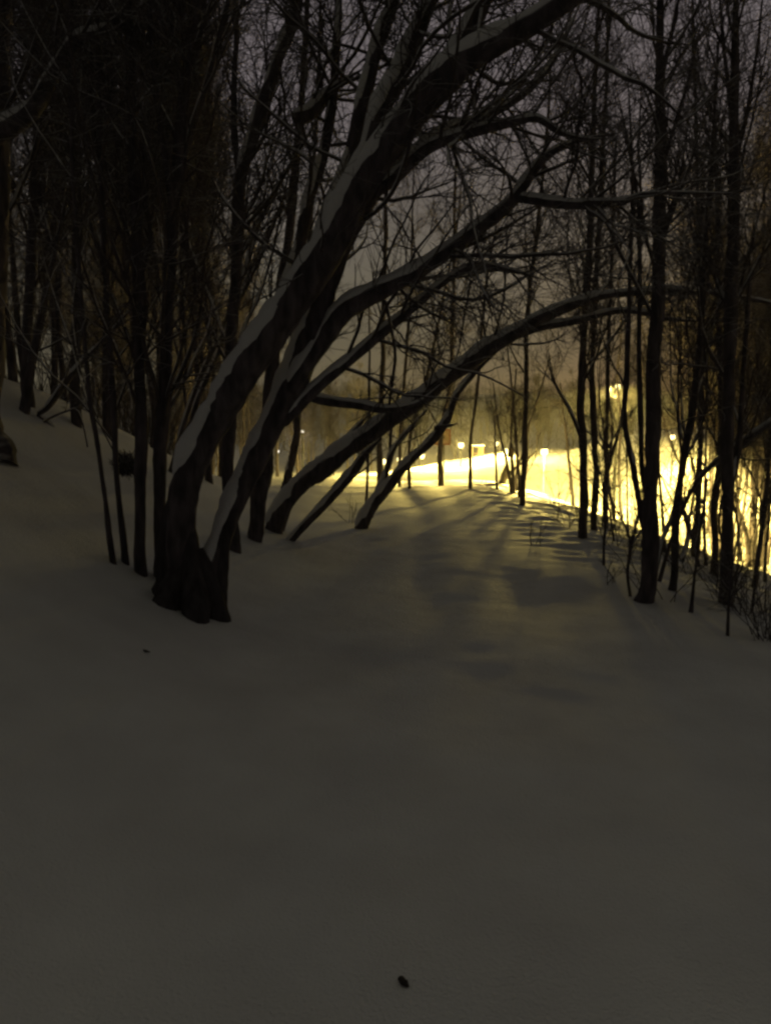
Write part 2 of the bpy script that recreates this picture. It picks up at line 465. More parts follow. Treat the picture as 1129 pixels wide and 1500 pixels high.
# a few forked feet spreading into the snow
fg = Geo()
b0 = np.array(root.location)
for pth in ([(246, 935, 30, yt), (242, 850, 28, yt - .02), (250, 760, 24, yt), (268, 690, 22, yt + .03), (300, 630, 12, yt + .05)], [(322, 930, 26, yt + .1), (318, 850, 24, yt + .1), (330, 780, 20, yt + .12), (350, 720, 18, yt + .2), (372, 670, 8, yt + .22)],
            [(282, 930, 50, yt - .05), (280, 870, 44, yt - .05), (277, 810, 32, yt - .02), (276, 740, 22, yt + .03), (290, 680, 14, yt + .06)]):
    P, R = traced(pth); fg.tubes(P, R, 10, .08)
for a_ in (-2.9, -2.1, -1.1, -.2):
    d_ = np.array([math.cos(a_), math.sin(a_), 0]); k_ = rng.uniform(.85, 1.2)
    q_ = np.array([b0 + np.array([0.06, 0, .62]) + d_ * .05, b0 + np.array([.05, 0, .40]) + d_ * .13, b0 + np.array([.04, 0, .2]) + d_ * .22 * k_, b0 + np.array([.03, 0, .06]) + d_ * .29 * k_, b0 + np.array([.02, 0, -.14]) + d_ * .38 * k_])
    c_ = catmull(np.column_stack([q_, [.05, .09, .10, .085, .05]]), 14); fg.tubes(c_[:, :3], c_[:, 3], 9, .08)
fg.build('root_stem', M_BARKD, root, b0)

# ---- the long arching tree further along
yc = foot(402, 778, 40)
C1 = [(392, 800, 40, yc), (404, 765, 36, yc), (432, 722, 36, yc - .05), (472, 686, 38, yc - .1), (520, 650, 38, yc - .2), (575, 612, 36, yc - .3), (635, 570, 34, yc - .4), (695, 527, 33, yc - .5), (745, 493, 30, yc - .7),
      (800, 462, 24, yc - .8), (860, 438, 19, yc - .9), (930, 428, 15, yc - 1), (1010, 428, 13, yc - 1.1), (1090, 436, 10, yc - 1.2), (1160, 450, 6, yc - 1.3)]
c_limbs = [
  [(735, 500, 18, yc - .6), (790, 480, 13, yc - .7), (850, 466, 12, yc - .8), (905, 455, 10, yc - .9), (945, 458, 9, yc - 1), (985, 468, 8, yc - 1.1), (1050, 470, 4, yc - 1.2)],
  [(405, 790, 22, yc + .2), (430, 735, 19, yc + .2), (470, 690, 17, yc + .1), (500, 655, 14, yc), (528, 618, 11, yc), (536, 608, 6, yc)],
  [(408, 812, 12, yc - .2), (440, 778, 14, yc - .2), (478, 735, 15, yc - .2), (515, 692, 16, yc - .2), (532, 668, 15, yc - .25), (560, 640, 12, yc - .3)],
]
C1, c_limbs = thin(C1, .68), [thin(l, .85) for l in c_limbs]
build_tree('arching_tree', 'long snow-topped tree arching low across the path from beside the big leaning trunk', [C1], c_limbs, bark=M_BARK,
    crown=dict(dens=.8, reach=1.3, t0=.35, ang=(55, 18), up=.06, wig=.2), limb_crown=dict(dens=.3, reach=.8, t0=.5, ang=(50, 15), up=.03), rmin=.0022)

# ---- the slender forked leaning tree beside the path
yd = foot(530, 774, 20)
D1 = [(524, 795, 22, yd), (532, 765, 20, yd), (550, 735, 17, yd), (574, 704, 14, yd), (606, 672, 13, yd - .1), (638, 640, 12, yd - .2), (655, 612, 11, yd - .2), (668, 580, 9, yd - .2), (695, 545, 8, yd - .2), (735, 505, 6, yd - .2), (780, 460, 4, yd - .2)]
D2 = [(545, 742, 14, yd + .02), (556, 718, 12, yd + .05), (566, 690, 9, yd + .1), (574, 664, 8, yd + .1), (590, 638, 5, yd + .1), (625, 600, 3, yd + .1)]
build_tree('forked_tree', 'slender forked tree leaning right from the left edge of the path before the bright snow', [D1, D2],
    [[(573, 668, 6, yd + .1), (572, 640, 5, yd + .1), (580, 600, 4, yd + .1), (588, 560, 3, yd + .1)], [(636, 626, 9, yd - .2), (655, 622, 8, yd - .2), (672, 619, 5, yd - .2)]],
    crown=dict(dens=.4, reach=.9, t0=.55, up=.06), rmin=.003, limb_snow=False)

# ---- upright trunks around the big tree
def upright(label, rows, bx=None, name='bare_tree', crown=None, limbs=(), group=None, bark=M_BARK, deep=30, rmin=.0025, snow=True, sides=10, wob=.35, Y=None, wk=.9):
    """rows (px,py,w) from the foot upward, all at the foot's distance unless a 4th value shifts it"""
    rows = thin(rows, wk); limbs = [thin(l, wk) for l in limbs]
    px, py, w = rows[0][:3]
    y = foot(px, py, w) if Y is None else Y
    if Y is not None:
        p0 = at(px, py, y); zg = float(H(p0[0], p0[1]))
        if p0[2] - zg > .2:
            v = np.array([p0[0], y, zg]) - CAM; k = F / (v @ FWD)
            rows = [(564.5 + k * v[0], 750 - k * (v @ UPV), w * 1.15)] + list(rows); px, py, w = rows[0]
    path = [(px - (rows[1][0] - px) * .1, py + deep * 8 / y, w * 1.3, y), (px, py, w * 1.12, y)] + [(r[0], r[1], r[2], y + (r[3] if len(r) > 3 else 0)) for r in rows[1:]]
    ll = [[(r[0], r[1], r[2], y + (r[3] if len(r) > 3 else 0)) for r in l] for l in limbs]
    c = dict(dens=1.0, reach=2.0, t0=.3, ang=(30, 10), up=.10)
    if crown: c.update(crown)
    lc = dict(dens=.35, reach=1.2, t0=.3, ang=(34, 10), up=.08)
    return build_tree(name, label, [path], ll, group=group, bark=bark, crown=c, limb_crown=lc, rmin=rmin, snow=snow, sides=sides, stem_wob=wob)

upright(wk=.72, label='straight dark trunk close behind the big leaning tree on its right', rows=[(372, 790, 34), (384, 700, 30), (392, 620, 27), (402, 520, 24), (415, 400, 20), (432, 250, 15), (445, 100, 12), (455, -80, 8)], crown=dict(dens=.6))
upright(wk=.72, label='dim grey trunk seen between the big leaning tree and the arching tree', rows=[(418, 720, 17), (430, 660, 16), (436, 600, 15), (446, 500, 12), (452, 380, 10), (462, 200, 8), (470, 0, 6)], Y=13.5)
upright(wk=.72, label='thick upright trunk directly left of the big leaning tree', rows=[(238, 850, 30), (236, 760, 28), (238, 640, 27), (242, 500, 26), (252, 330, 25), (268, 180, 23), (282, 60, 20), (292, -80, 14)],
    limbs=[[(262, 240, 16, 0), (300, 130, 13, .1), (330, 20, 11, .2), (350, -80, 8, .2)], [(254, 330, 14, 0), (236, 200, 12, -.1), (222, 60, 10, -.2), (216, -60, 7, -.2)]])
upright(wk=.72, label='upright trunk with a blob of snow at its foot left of the big tree', rows=[(208, 842, 24), (206, 740, 22), (204, 620, 24), (204, 480, 24), (202, 350, 22), (196, 200, 19), (188, 60, 16), (182, -80, 10)])
upright(wk=.72, label='thin stem second from the left among the trunks beside the big tree', rows=[(184, 826, 14), (176, 740, 12), (168, 640, 12), (160, 500, 12), (150, 330, 11), (146, 150, 9), (140, -60, 6)], crown=dict(dens=.6))
upright(wk=.72, label='leftmost thin stem of the cluster beside the big tree, tilting left', rows=[(166, 826, 11), (156, 740, 10), (144, 660, 10), (130, 570, 9), (118, 430, 9), (108, 260, 9), (104, 80, 8), (100, -80, 6)], crown=dict(dens=.6))
upright(wk=.72, label='dark trunk with snow in its bend rising behind the upper part of the big tree', rows=[(335, 700, 26), (338, 600, 25), (341, 480, 24), (345, 370, 24), (352, 270, 24), (375, 190, 24), (402, 110, 22), (428, 20, 19), (450, -90, 13)], Y=7.6, sides=12,
    limbs=[[(350, 280, 14, 0), (344, 180, 12, .1), (346, 60, 11, .2), (340, -60, 8, .2)]])
upright(wk=.72, label='thin stem leaning right behind the cluster of trunks', rows=[(262, 700, 12), (290, 590, 11), (318, 520, 10), (350, 440, 9), (380, 380, 7), (420, 280, 5)], Y=9.0, crown=dict(dens=.5))
upright(wk=.72, label='second thin stem leaning right behind the cluster of trunks, lower than its neighbour', rows=[(250, 690, 10), (276, 600, 10), (305, 530, 9), (330, 480, 8), (365, 400, 6), (395, 330, 4)], Y=9.6, crown=dict(dens=.5))
# dark clump hanging in the cluster
yb = 6.6
cl = empty('witches_broom', at(184, 660, yb), 'dark bushy clump of dense twigs hanging in the trunks left of the big tree', 'twig clump')
g = Geo()
seed = at(186, 676, yb)
dirs = norm(rng.normal(0, 1, (90, 3)))
P0 = np.stack([seed + np.array([0, 0, -.02]) + dirs * np.array([1, 1, .75]) * (k * .03) for k in range(4)], 1)
g.tubes(P0, np.full((90, 4), .006), 4)
S1, R1 = spawn(P0, np.full((90, 4), .006), 14, .1, 1, (60, 25), .13, -.1, .5, 5, .8, .004, .6)
g.tubes(S1, R1, 3)
g.build('twigs', M_TWIG, cl, at(184, 660, yb))

# ---- far left edge: big trunk with a snowy arm, and a small stump bush
upright('dark trunk at the left edge of the view with a snowy arm reaching up right', [(-30, 640, 90), (-26, 520, 80), (-22, 380, 74), (-20, 240, 70), (-14, 120, 64), (-6, 0, 56), (0, -120, 44)], Y=6.2, wk=.78, sides=14, name='edge_tree',
    limbs=[[(-24, 205, 36, -.1), (10, 180, 32, -.2), (44, 158, 28, -.3), (72, 122, 25, -.4), (96, 86, 21, -.45), (118, 60, 20, -.5), (150, 48, 16, -.5), (178, 18, 11, -.5), (205, -30, 8, -.5)]])
upright(wk=.55, label='tall dark trunk behind the snowy arm in the upper left', rows=[(112, 620, 26), (112, 480, 26), (112, 330, 26), (112, 180, 24), (112, 40, 22), (112, -100, 16)], Y=8.6)
upright(wk=.5, label='dark trunk just right of the trunk with the snowy arm at the left edge', rows=[(40, 600, 30), (42, 480, 29), (48, 330, 27), (54, 180, 24), (60, 20, 22), (66, -100, 15)], Y=8.2)
upright(wk=.72, label='short thick stump-like stem on the bank at the far left', rows=[(38, 604, 20), (42, 560, 19), (50, 510, 17), (64, 450, 13), (78, 380, 10), (100, 280, 7)], name='bank_shrub', crown=dict(dens=.5, reach=1), deep=12)
upright(wk=.72, label='bent snowy stem sprawling on the bank beside the stump-like stem', rows=[(74, 622, 9), (56, 608, 11), (70, 596, 11), (92, 566, 11), (120, 530, 10), (150, 500, 8), (190, 455, 5)], name='bank_shrub', crown=dict(dens=.4, reach=.7), deep=6, wob=.2)
upright(wk=.72, label='low twig arching over the snow of the left bank', rows=[(64, 618, 5), (82, 608, 5), (98, 602, 4), (112, 600, 4), (122, 625, 3), (128, 655, 3)], name='bank_shrub', crown=dict(dens=.2, reach=.3), deep=4, wob=.2)

# ---- thin saplings seen in the opening
upright('thin straight sapling standing left in the opening under the big limbs', [(556, 640, 9), (559, 560, 8.5), (562, 456, 8), (564, 350, 7), (566, 240, 5), (568, 120, 4)], Y=18, crown=dict(dens=1.0, reach=1.4, t0=.2, ang=(60, 12), up=.04), limbs=[])
upright('thin sapling standing right in the opening, rising above the sign', [(646, 640, 8), (655, 585, 7), (661, 545, 7), (663, 450, 6.5), (665, 350, 5), (667, 240, 4), (668, 130, 3)], Y=18.5, crown=dict(dens=1.0, reach=1.5, t0=.25, ang=(60, 12), up=.04))
upright('slender sapling slanting right between the two saplings of the opening', [(600, 640, 5), (612, 600, 5), (628, 540, 5), (640, 480, 4.5), (652, 420, 4), (668, 340, 3), (676, 260, 2)], Y=17.4, crown=dict(dens=.9, reach=1.4, t0=.15, ang=(50, 12)))
upright('very thin sapling with bare forks in the middle of the opening', [(586, 640, 5), (592, 560, 5), (598, 480, 4.5), (602, 400, 4), (604, 320, 3), (606, 240, 2)], Y=18.3, crown=dict(dens=.9, reach=1.4, t0=.15, ang=(45, 12)))
upright('short sapling standing on the path side left of the forked tree', [(536, 736, 5), (538, 690, 4.5), (540, 640, 4), (541, 570, 4), (541, 500, 3), (540, 430, 2)], crown=dict(dens=.4, reach=.8, t0=.35), deep=6)
upright('slim sapling tilting right near the right end of the opening', [(690, 640, 5), (700, 560, 5), (706, 480, 4), (714, 400, 4), (730, 310, 3), (744, 220, 2)], Y=17, crown=dict(dens=.6, reach=1.3, t0=.15, ang=(45, 12)))
upright('slim sapling between the opening and the right-hand wood', [(770, 560, 8), (772, 480, 8), (778, 400, 7), (790, 310, 6), (800, 200, 5), (806, 90, 4), (810, -40, 3)], Y=14, crown=dict(dens=.9, reach=1.6, t0=.1))

# ---- small lit trees on the path edge near the crest
upright('leftmost thin sapling of the small lit group at the far end of the path edge', [(728, 716, 4.5), (727, 690, 4), (725, 662, 3.5), (725, 640, 3), (724, 600, 2.5)], crown=dict(dens=.35, reach=.9, t0=.3), deep=4, rmin=.004)
upright('thin sapling tilting left in the small lit group at the far path edge', [(748, 722, 5), (744, 690, 4.5), (739, 662, 4), (732, 635, 3.5), (728, 610, 2.5), (722, 560, 2)], crown=dict(dens=.4, reach=.9, t0=.3), deep=4, rmin=.004)
upright('sturdiest stem of the small lit group at the far path edge, carrying a dark box', [(752, 722, 6), (751, 690, 5.5), (748, 660, 5), (748, 630, 4), (752, 590, 3), (756, 540, 2.5)], crown=dict(dens=.45, reach=1.0, t0=.3), deep=4, rmin=.004)
upright('rightmost sapling of the small lit group at the far path edge', [(762, 728, 6.5), (761, 700, 6), (757, 675, 5), (756, 645, 4.5), (752, 600, 4), (748, 550, 3), (742, 500, 2)], crown=dict(dens=.5, reach=1.1, t0=.3), deep=4, rmin=.004)
upright('slim sapling left of the paired dark trunks on the bank', [(839, 740, 6), (836, 710, 5), (833, 675, 4.5), (831, 650, 4), (826, 610, 3), (820, 560, 2.5)], crown=dict(dens=.5, reach=1.2, t0=.2), deep=4, rmin=.004)
upright('pale branch-lit sapling leaning right above the bright snow hollow', [(757, 690, 4), (766, 660, 4), (772, 630, 4), (780, 605, 4), (792, 570, 3), (806, 520, 2)], Y=19, crown=dict(dens=.6, reach=1.6, t0=.1, ang=(50, 14)), rmin=.005)

# ---- the right-hand row on the bank edge
upright('tallest thick trunk of the right-hand row with two stems rising from its left side', [(946, 882, 42), (949, 840, 38), (950, 760, 35), (952, 690, 33), (957, 620, 32), (961, 520, 31), (964, 400, 29), (966, 280, 26), (965, 150, 22), (968, 40, 16), (972, -120, 10)], sides=14, wk=.64,
    limbs=[[(944, 770, 16, .05), (936, 735, 14, .05), (929, 690, 14, .05), (920, 640, 13, .1), (915, 590, 12, .1), (917, 520, 11, .1), (922, 400, 9, .2), (926, 250, 7, .2), (920, 100, 5, .2)],
           [(946, 740, 12, .1), (941, 690, 12, .12), (938, 620, 12, .15), (937, 540, 11, .2), (936, 420, 10, .2), (932, 280, 8, .3), (900, 120, 5, .4)],
           [(965, 160, 12, 0), (975, 90, 10, 0), (990, 20, 9, 0), (1000, -60, 6, 0)],
           [(964, 260, 10, 0), (990, 180, 9, -.1), (1010, 110, 8, -.1), (1030, 20, 6, -.1)]], crown=dict(dens=.9, reach=1.7, t0=.45), deep=22)
upright('straight dark trunk near the right edge of the view, second of the right-hand row', [(1062, 884, 24), (1063, 840, 21), (1064, 760, 20), (1065, 690, 20), (1067, 600, 21), (1070, 480, 21), (1072, 360, 20), (1074, 240, 17), (1076, 130, 14), (1078, 20, 10), (1080, -120, 7)], sides=12, wk=.85,
    limbs=[[(1066, 730, 11, .1), (1076, 690, 11, .15), (1080, 640, 10, .2), (1086, 580, 9, .2), (1094, 480, 8, .3), (1100, 350, 7, .3)],
           [(1075, 210, 9, 0), (1066, 130, 8, 0), (1058, 50, 6, 0), (1052, -40, 4, 0)], [(1075, 250, 9, .1), (1096, 160, 7, .1), (1110, 60, 5, .1), (1120, -40, 4, .1)]], crown=dict(dens=.9, reach=1.7, t0=.4), deep=22)
upright('nearer trunk of the dark pair at the left end of the right-hand row', [(854, 787, 15), (855, 740, 14), (854, 690, 13), (852, 640, 13), (851, 590, 12), (856, 480, 11), (862, 360, 10), (868, 220, 8), (874, 60, 6), (880, -60, 4)],
    limbs=[[(853, 650, 7, 0), (842, 620, 6, 0), (828, 590, 5, 0), (812, 560, 4, 0), (800, 520, 3, 0)]], crown=dict(dens=1.1, reach=2.0, t0=.3), deep=14, rmin=.003)
upright('slimmer right-hand trunk of the dark pair at the left end of the row', [(870, 776, 11), (872, 720, 10.5), (871, 670, 10), (869, 610, 10), (868, 540, 9), (872, 420, 8), (880, 280, 7), (888, 120, 5), (892, -40, 4)], crown=dict(dens=1.1, reach=2.0, t0=.3), deep=14, rmin=.003)
upright('forked tree right of the dark pair, one arm spreading to the right', [(885, 772, 10), (886, 730, 9.5), (888, 700, 9), (888, 660, 8), (889, 610, 7), (890, 520, 6), (896, 380, 5), (902, 200, 4)],
    limbs=[[(888, 705, 6, 0), (896, 670, 6, .1), (904, 640, 5, .1), (912, 600, 4, .2), (922, 540, 3, .2)], [(887, 760, 6, -.3), (884, 790, 5, -.5), (884, 815, 5, -.7)]], crown=dict(dens=1.0, reach=1.8, t0=.3), deep=10, rmin=.003)
upright('slanting trunk right of the thickest right-hand trunk, leaning right as it rises', [(985, 865, 13), (988, 810, 12), (990, 760, 12), (996, 700, 12), (1003, 655, 12), (1012, 620, 12), (1020, 560, 11), (1026, 480, 10), (1034, 350, 8), (1044, 200, 6), (1052, 60, 4)],
    limbs=[[(958, 850, 8, -.1), (972, 790, 7, .05), (985, 755, 7, .1), (996, 690, 5, .2), (1010, 650, 4, .3)], [(998, 820, 9, .4), (1008, 780, 9, .5), (1000, 745, 8, .5), (992, 700, 6, .5)]], deep=14, rmin=.003)
upright('upright trunk midway between the two thickest right-hand trunks', [(1017, 815, 11), (1021, 760, 10), (1023, 700, 10), (1025, 640, 9), (1028, 560, 9), (1026, 440, 8), (1022, 300, 6), (1018, 120, 5), (1012, -40, 3)], deep=12, rmin=.003)
upright('crooked trunk just left of the straight trunk near the right edge', [(1046, 842, 12), (1048, 790, 11), (1046, 740, 10), (1051, 690, 11), (1055, 640, 10), (1056, 560, 9), (1052, 440, 8), (1050, 300, 6), (1046, 140, 4)], deep=12, rmin=.003)
upright('forked tree at the right edge whose left arm leans against the straight trunk', [(1096, 830, 11), (1102, 795, 11), (1104, 750, 9), (1104, 690, 9), (1108, 630, 8), (1112, 540, 7), (1116, 400, 5), (1120, 240, 4)],
    limbs=[[(1098, 815, 9, 0), (1090, 780, 8, 0), (1080, 745, 7, 0), (1074, 715, 5, 0)]], deep=12, rmin=.003)
upright('outermost slim trunk at the right edge, slanting right', [(1105, 862, 9), (1110, 820, 8.5), (1115, 780, 8), (1122, 720, 8), (1126, 660, 7), (1134, 560, 6), (1144, 400, 5)],
    deep=12, rmin=.003)
upright('long dark bough slanting up to the right edge across the right-hand trunks', [(960, 872, 8), (984, 790, 8), (1012, 720, 9), (1040, 682, 12), (1075, 655, 17), (1110, 632, 19), (1160, 600, 22)], Y=7.6, wk=.7, snow=False, name='slanting_bough', crown=dict(dens=.5, reach=.8, t0=.5, ang=(45, 14)), deep=4)
upright('thin bare sapling low on the bank before the right-hand row', [(884, 828, 5), (884, 800, 4.5), (886, 770, 4), (884, 730, 3), (880, 690, 2)], crown=dict(dens=.5, reach=.5, t0=.2, ang=(40, 12)), deep=4)
upright('twiggy sapling forking just left of the thickest right-hand trunk', [(923, 874, 5), (919, 840, 5), (923, 810, 5), (930, 775, 4), (938, 730, 3)], limbs=[[(921, 820, 4, 0), (922, 785, 3.5, 0), (908, 755, 3, 0), (899, 735, 2, 0)], [(924, 805, 3.5, 0), (934, 785, 3, 0), (946, 770, 2, 0)]], crown=dict(dens=.4, reach=.5, t0=.3), deep=4)
upright('thin dark stake-like stem between the two thickest right-hand trunks', [(1012, 898, 7), (1016, 850, 5), (1022, 810, 5), (1026, 770, 4), (1036, 700, 3)], crown=dict(dens=.4, reach=.5, t0=.3), deep=4)
upright('thin stem in front of the straight trunk near the right edge', [(1065, 932, 6), (1066, 900, 5), (1068, 870, 4), (1074, 820, 3), (1086, 760, 2)], crown=dict(dens=.4, reach=.5, t0=.3), deep=4)
upright('thin sapling below the forked tree at the right edge', [(1101, 898, 5), (1105, 860, 4.5), (1108, 825, 4), (1116, 780, 3), (1120, 730, 2)], crown=dict(dens=.5, reach=.5, t0=.2), deep=4)

# thin shoots between the trunks
keep_ = rng; rng = np.random.default_rng(41)
for k in range(16):
    bx_ = rng.uniform(875, 1125); by_ = rng.uniform(.15, .9)
    by_ = (770 + (bx_ - 860) * .36) + 20 - 70 * by_
    lean = rng.normal(0, 14); hgt = rng.uniform(150, 420); w0 = rng.uniform(3, 6)
    upright('thin bare shoot standing between the right-hand trunks in front of the glow',
            [(bx_, by_, w0)] + [(bx_ + lean * t_ + rng.normal(0, 4), by_ - hgt * t_, w0 * (1 - .7 * t_)) for t_ in (.2, .4, .6, .8, 1)],
            group='thin shoots between the right-hand trunks', crown=dict(dens=.55, reach=.8, t0=.25, ang=(38, 12)), deep=4, snow=False, sides=6)
rng = keep_

# ---- low brush on the bank
def brush(px, py, h, n, label, group=None, w=.5, r=.0035, g=None):
    g = ground_hit(px, py) if g is None else np.array(g)
    root = empty('shrub', g, label, 'shrub', group)
    P = np.repeat((g + np.array([0, 0, -.05]))[None, None], n, 0) + rng.normal(0, .06, (n, 1, 3)) * np.array([1, 1, 0])
    d = norm(np.stack([rng.normal(0, w, n), rng.normal(0, w, n), np.ones(n)], 1))
    out = [P[:, 0]]
    for k in range(6):
        d = norm(d + rng.normal(0, .16, d.shape) + np.array([0, 0, .05])); out.append(out[-1] + d * (h * rng.uniform(.7, 1.2, (n, 1)) / 6))
    S = np.stack(out, 1); R = np.linspace(r * 1.4, r * .5, 7)[None] * np.ones((n, 1))
    q = Geo(); q.tubes(S, R, 4)
    C, RC = spawn(S, R, 5, .25, .98, (42, 14), h * .35, .05, .2, 5, .7, r * .45, .5)
    q.tubes(C, RC, 3)
    D, RD = spawn(C, RC, 3, .3, .98, (45, 14), h * .15, .04, .25, 3, .7, r * .4, .5); q.tubes(D, RD, 3)
    q.build('branches', M_TWIG, root, g)
brush(905, 800, 1.0, 6, 'low brush on the bank left of the thickest right-hand trunk')
brush(966, 880, .8, 7, 'tangled brush at the right foot of the thickest right-hand trunk')
brush(1003, 838, 1.1, 9, 'dense brush midway between the two thickest right-hand trunks')
brush(1040, 820, .9, 6, 'brush behind the straight trunk near the right edge')
brush(1085, 900, .8, 7, 'brush right of the foot of the straight trunk near the right edge')
brush(1118, 940, .7, 8, 'low brush in the right corner where the path edge leaves the view')
brush(888, 855, .35, 4, 'tiny weed poking from the lit snow patch on the bank')
brush(778, 798, .4, 4, 'small weed on the path edge below the lit streaks')
brush(822, 742, 1.1, 5, 'thin brush standing before the bright snow hollow')
brush(962, 790, 1.4, 7, 'brush on the lower bank right behind the thickest right-hand trunk')
brush(920, 770, 1.3, 7, 'brush on the lower bank between the dark pair and the thickest right-hand trunk')
brush(1085, 800, 1.4, 7, 'brush on the lower bank behind the right edge trunks')
brush(706, 712, .22, 4, 'tuft of weeds on the crest left of the small lit group')
brush(514, 766, .5, 4, 'few thin twigs in the snow left of the foot of the forked tree')

brush(775, 703, .45, 5, 'tuft of weeds in the bright snow hollow, left of the taller weeds', r=.007)
brush(788, 716, .35, 4, 'lowest tuft of weeds poking from the bright snow hollow', r=.007)
brush(818, 694, .55, 5, 'dark weed heads standing in the bright snow near the paired trunks', r=.007)

keep_ = rng; rng = np.random.default_rng(77)
for k in range(26):
    t_ = rng.uniform(0, 1) ** .8
    px = 730 + 395 * t_; py = 722 + 195 * t_ ** 1.25 + rng.uniform(-12, 22) - (rng.uniform(0, 70) if t_ > .3 and k % 2 else 0)
    brush(px, py, rng.uniform(.25, .8), int(rng.integers(3, 7)), 'leafless scrub tuft dotted along the snowy bank edge right of the path', 'scrub along the bank edge', .45, .0035)
def tall_brush(x, y, h, n):
    brush(0, 0, h, n, 'dense bare undergrowth in the dark thicket on the left bank', 'undergrowth of the left thicket', .32, .006, (x, y, float(H(x, y))))
for k in range(30):
    y = rng.uniform(9.5, 18); x = -y * rng.uniform(.25, .56)
    if x < -3.6: tall_brush(x, y, rng.uniform(1.2, 2.6), int(rng.integers(8, 14)))
rng = keep_

# ---- stubs near the small lit group: a leaning broken log and the box
yl = foot(736, 712, 4) + .8
lg = empty('broken_log', at(736, 712, yl), 'broken pale log leaning at the foot of the small lit group of saplings', 'log')
g = Geo(); P, R = traced([(733, 714, 13, yl), (737, 700, 11, yl), (739, 690, 8, yl), (741, 682, 5, yl)]); g.tubes(P, R, 8, .1)
P, R = traced([(738, 704, 6, yl), (748, 692, 5, yl), (758, 682, 4.5, yl), (772, 672, 3.5, yl), (786, 660, 2.5, yl)]); g.tubes(P, R, 7, .1)
g.build('wood', M_GREY, lg, at(736, 712, yl))
ybx = foot(752, 722, 4)
bx = empty('nest_box', at(748, 664, ybx - .1), 'small dark box hung on the sturdiest sapling of the lit group', 'nest box')
c = at(748, 664, ybx - .12)
g = Geo(); g.box(c, .055, .05, .085); g.build('box_body', M_WOOD, bx, at(748, 664, ybx - .1), False)
g = Geo(); g.box(c + np.array([0, -.01, .097]), .068, .065, .010); g.build('box_roof', M_WOOD, bx, at(748, 664, ybx - .1), False)

# ------------------------------------------------------------------ wood of shared trees
def make_proto(seed, Ht, r, spread, dens, up, ang, rmin, bend=.3, forks=0):
    global rng
    keep = rng; rng = np.random.default_rng(seed)
    n = 26
    t = np.linspace(0, 1, n)
    P = np.stack([bend * np.sin(t * 2.2 + rng.uniform(0, 6)) * t + .05 * np.sin(t * 14 + 1), bend * np.sin(t * 2.6 + rng.uniform(0, 6)) * t + .05 * np.sin(t * 11), t * Ht - .3], 1)
    R = r * (1 - t * .88) * (1 + .35 * np.exp(-t * 25))
    tg, cg = Geo(), Geo()
    tg.tubes(P, R, 8, .06)
    crown_for(P, R, rmin, dens, spread, up, ang, .34, cg)
    for k in range(forks):
        Fp, Rf = spawn(P, R, 1, .12 + .1 * k, .3 + .1 * k, (24, 5), Ht * .7, .06, .05, 18, .7, .01, .2, 0)
        Rf = np.maximum(Rf, r * .6 * np.linspace(1, .15, 18)[None])
        tg.tubes(Fp, Rf, 7, .06); crown_for(Fp[0], Rf[0], rmin, dens * .6, spread * .8, up, ang, .3, cg)
    V = [np.concatenate(g.V) for g in (tg, cg)]; Fc = [np.concatenate(g.F) for g in (tg, cg)]
    a = mesh_from('trunk', V[0], Fc[0]); a.materials.append(M_BARK)
    b = mesh_from('crown', V[1], Fc[1]); b.materials.append(M_TWIG)
    rng = keep
    return a, b

PROTO = [make_proto(1, 10, 0.046, 2.1, 1.5, .12, (30, 8), .004, .35, 0),
         make_proto(2, 11, 0.053, 2.4, 1.6, .12, (28, 8), .004, .4, 1),
         make_proto(3, 9, 0.043, 2.0, 1.5, .14, (32, 10), .004, .5, 2),
         make_proto(4, 12, 0.062, 2.8, 1.7, .08, (40, 10), .0045, .35, 1),
         make_proto(5, 7, 0.031, 1.8, 1.5, .06, (45, 12), .004, .5, 2),
         make_proto(6, 10, 0.050, 2.6, 1.6, .04, (52, 12), .0045, .6, 1)]
FAR = [make_proto(7, 10, .12, 2.6, 1.1, .10, (35, 10), .011, .4, 1),
       make_proto(8, 9, .12, 2.8, 1.1, .06, (45, 10), .011, .5, 2),
       make_proto(9, 11, .14, 2.6, 1.2, .10, (32, 10), .011, .4, 0)]

def plant(protos, x, y, label, group, s=1.0, name='bare_tree'):
    a, b = protos[rng.integers(len(protos))]
    z = float(H(x, y))
    root = empty(name, (x, y, z), label, 'tree', group)
    root.rotation_euler = (rng.normal(0, .03), rng.normal(0, .03), rng.uniform(0, 6.28))
    k = s * rng.uniform(.8, 1.2); root.scale = (k, k, k)
    link('trunk', a, None, root); link('crown', b, None, root)

def scatter(n, fx, fy, protos, label, group, s=1.0, gap=.7, ok=None):
    pts = []; tries = 0
    while len(pts) < n and tries < n * 60:
        tries += 1
        y = fy(); u = fx(); x = u * y
        if ok and not ok(x, y): continue
        if any((x - a)**2 + (y - b)**2 < gap * gap for a, b in pts): continue
        pts.append((x, y))
    for x, y in pts: plant(protos, x, y, label, group, s)

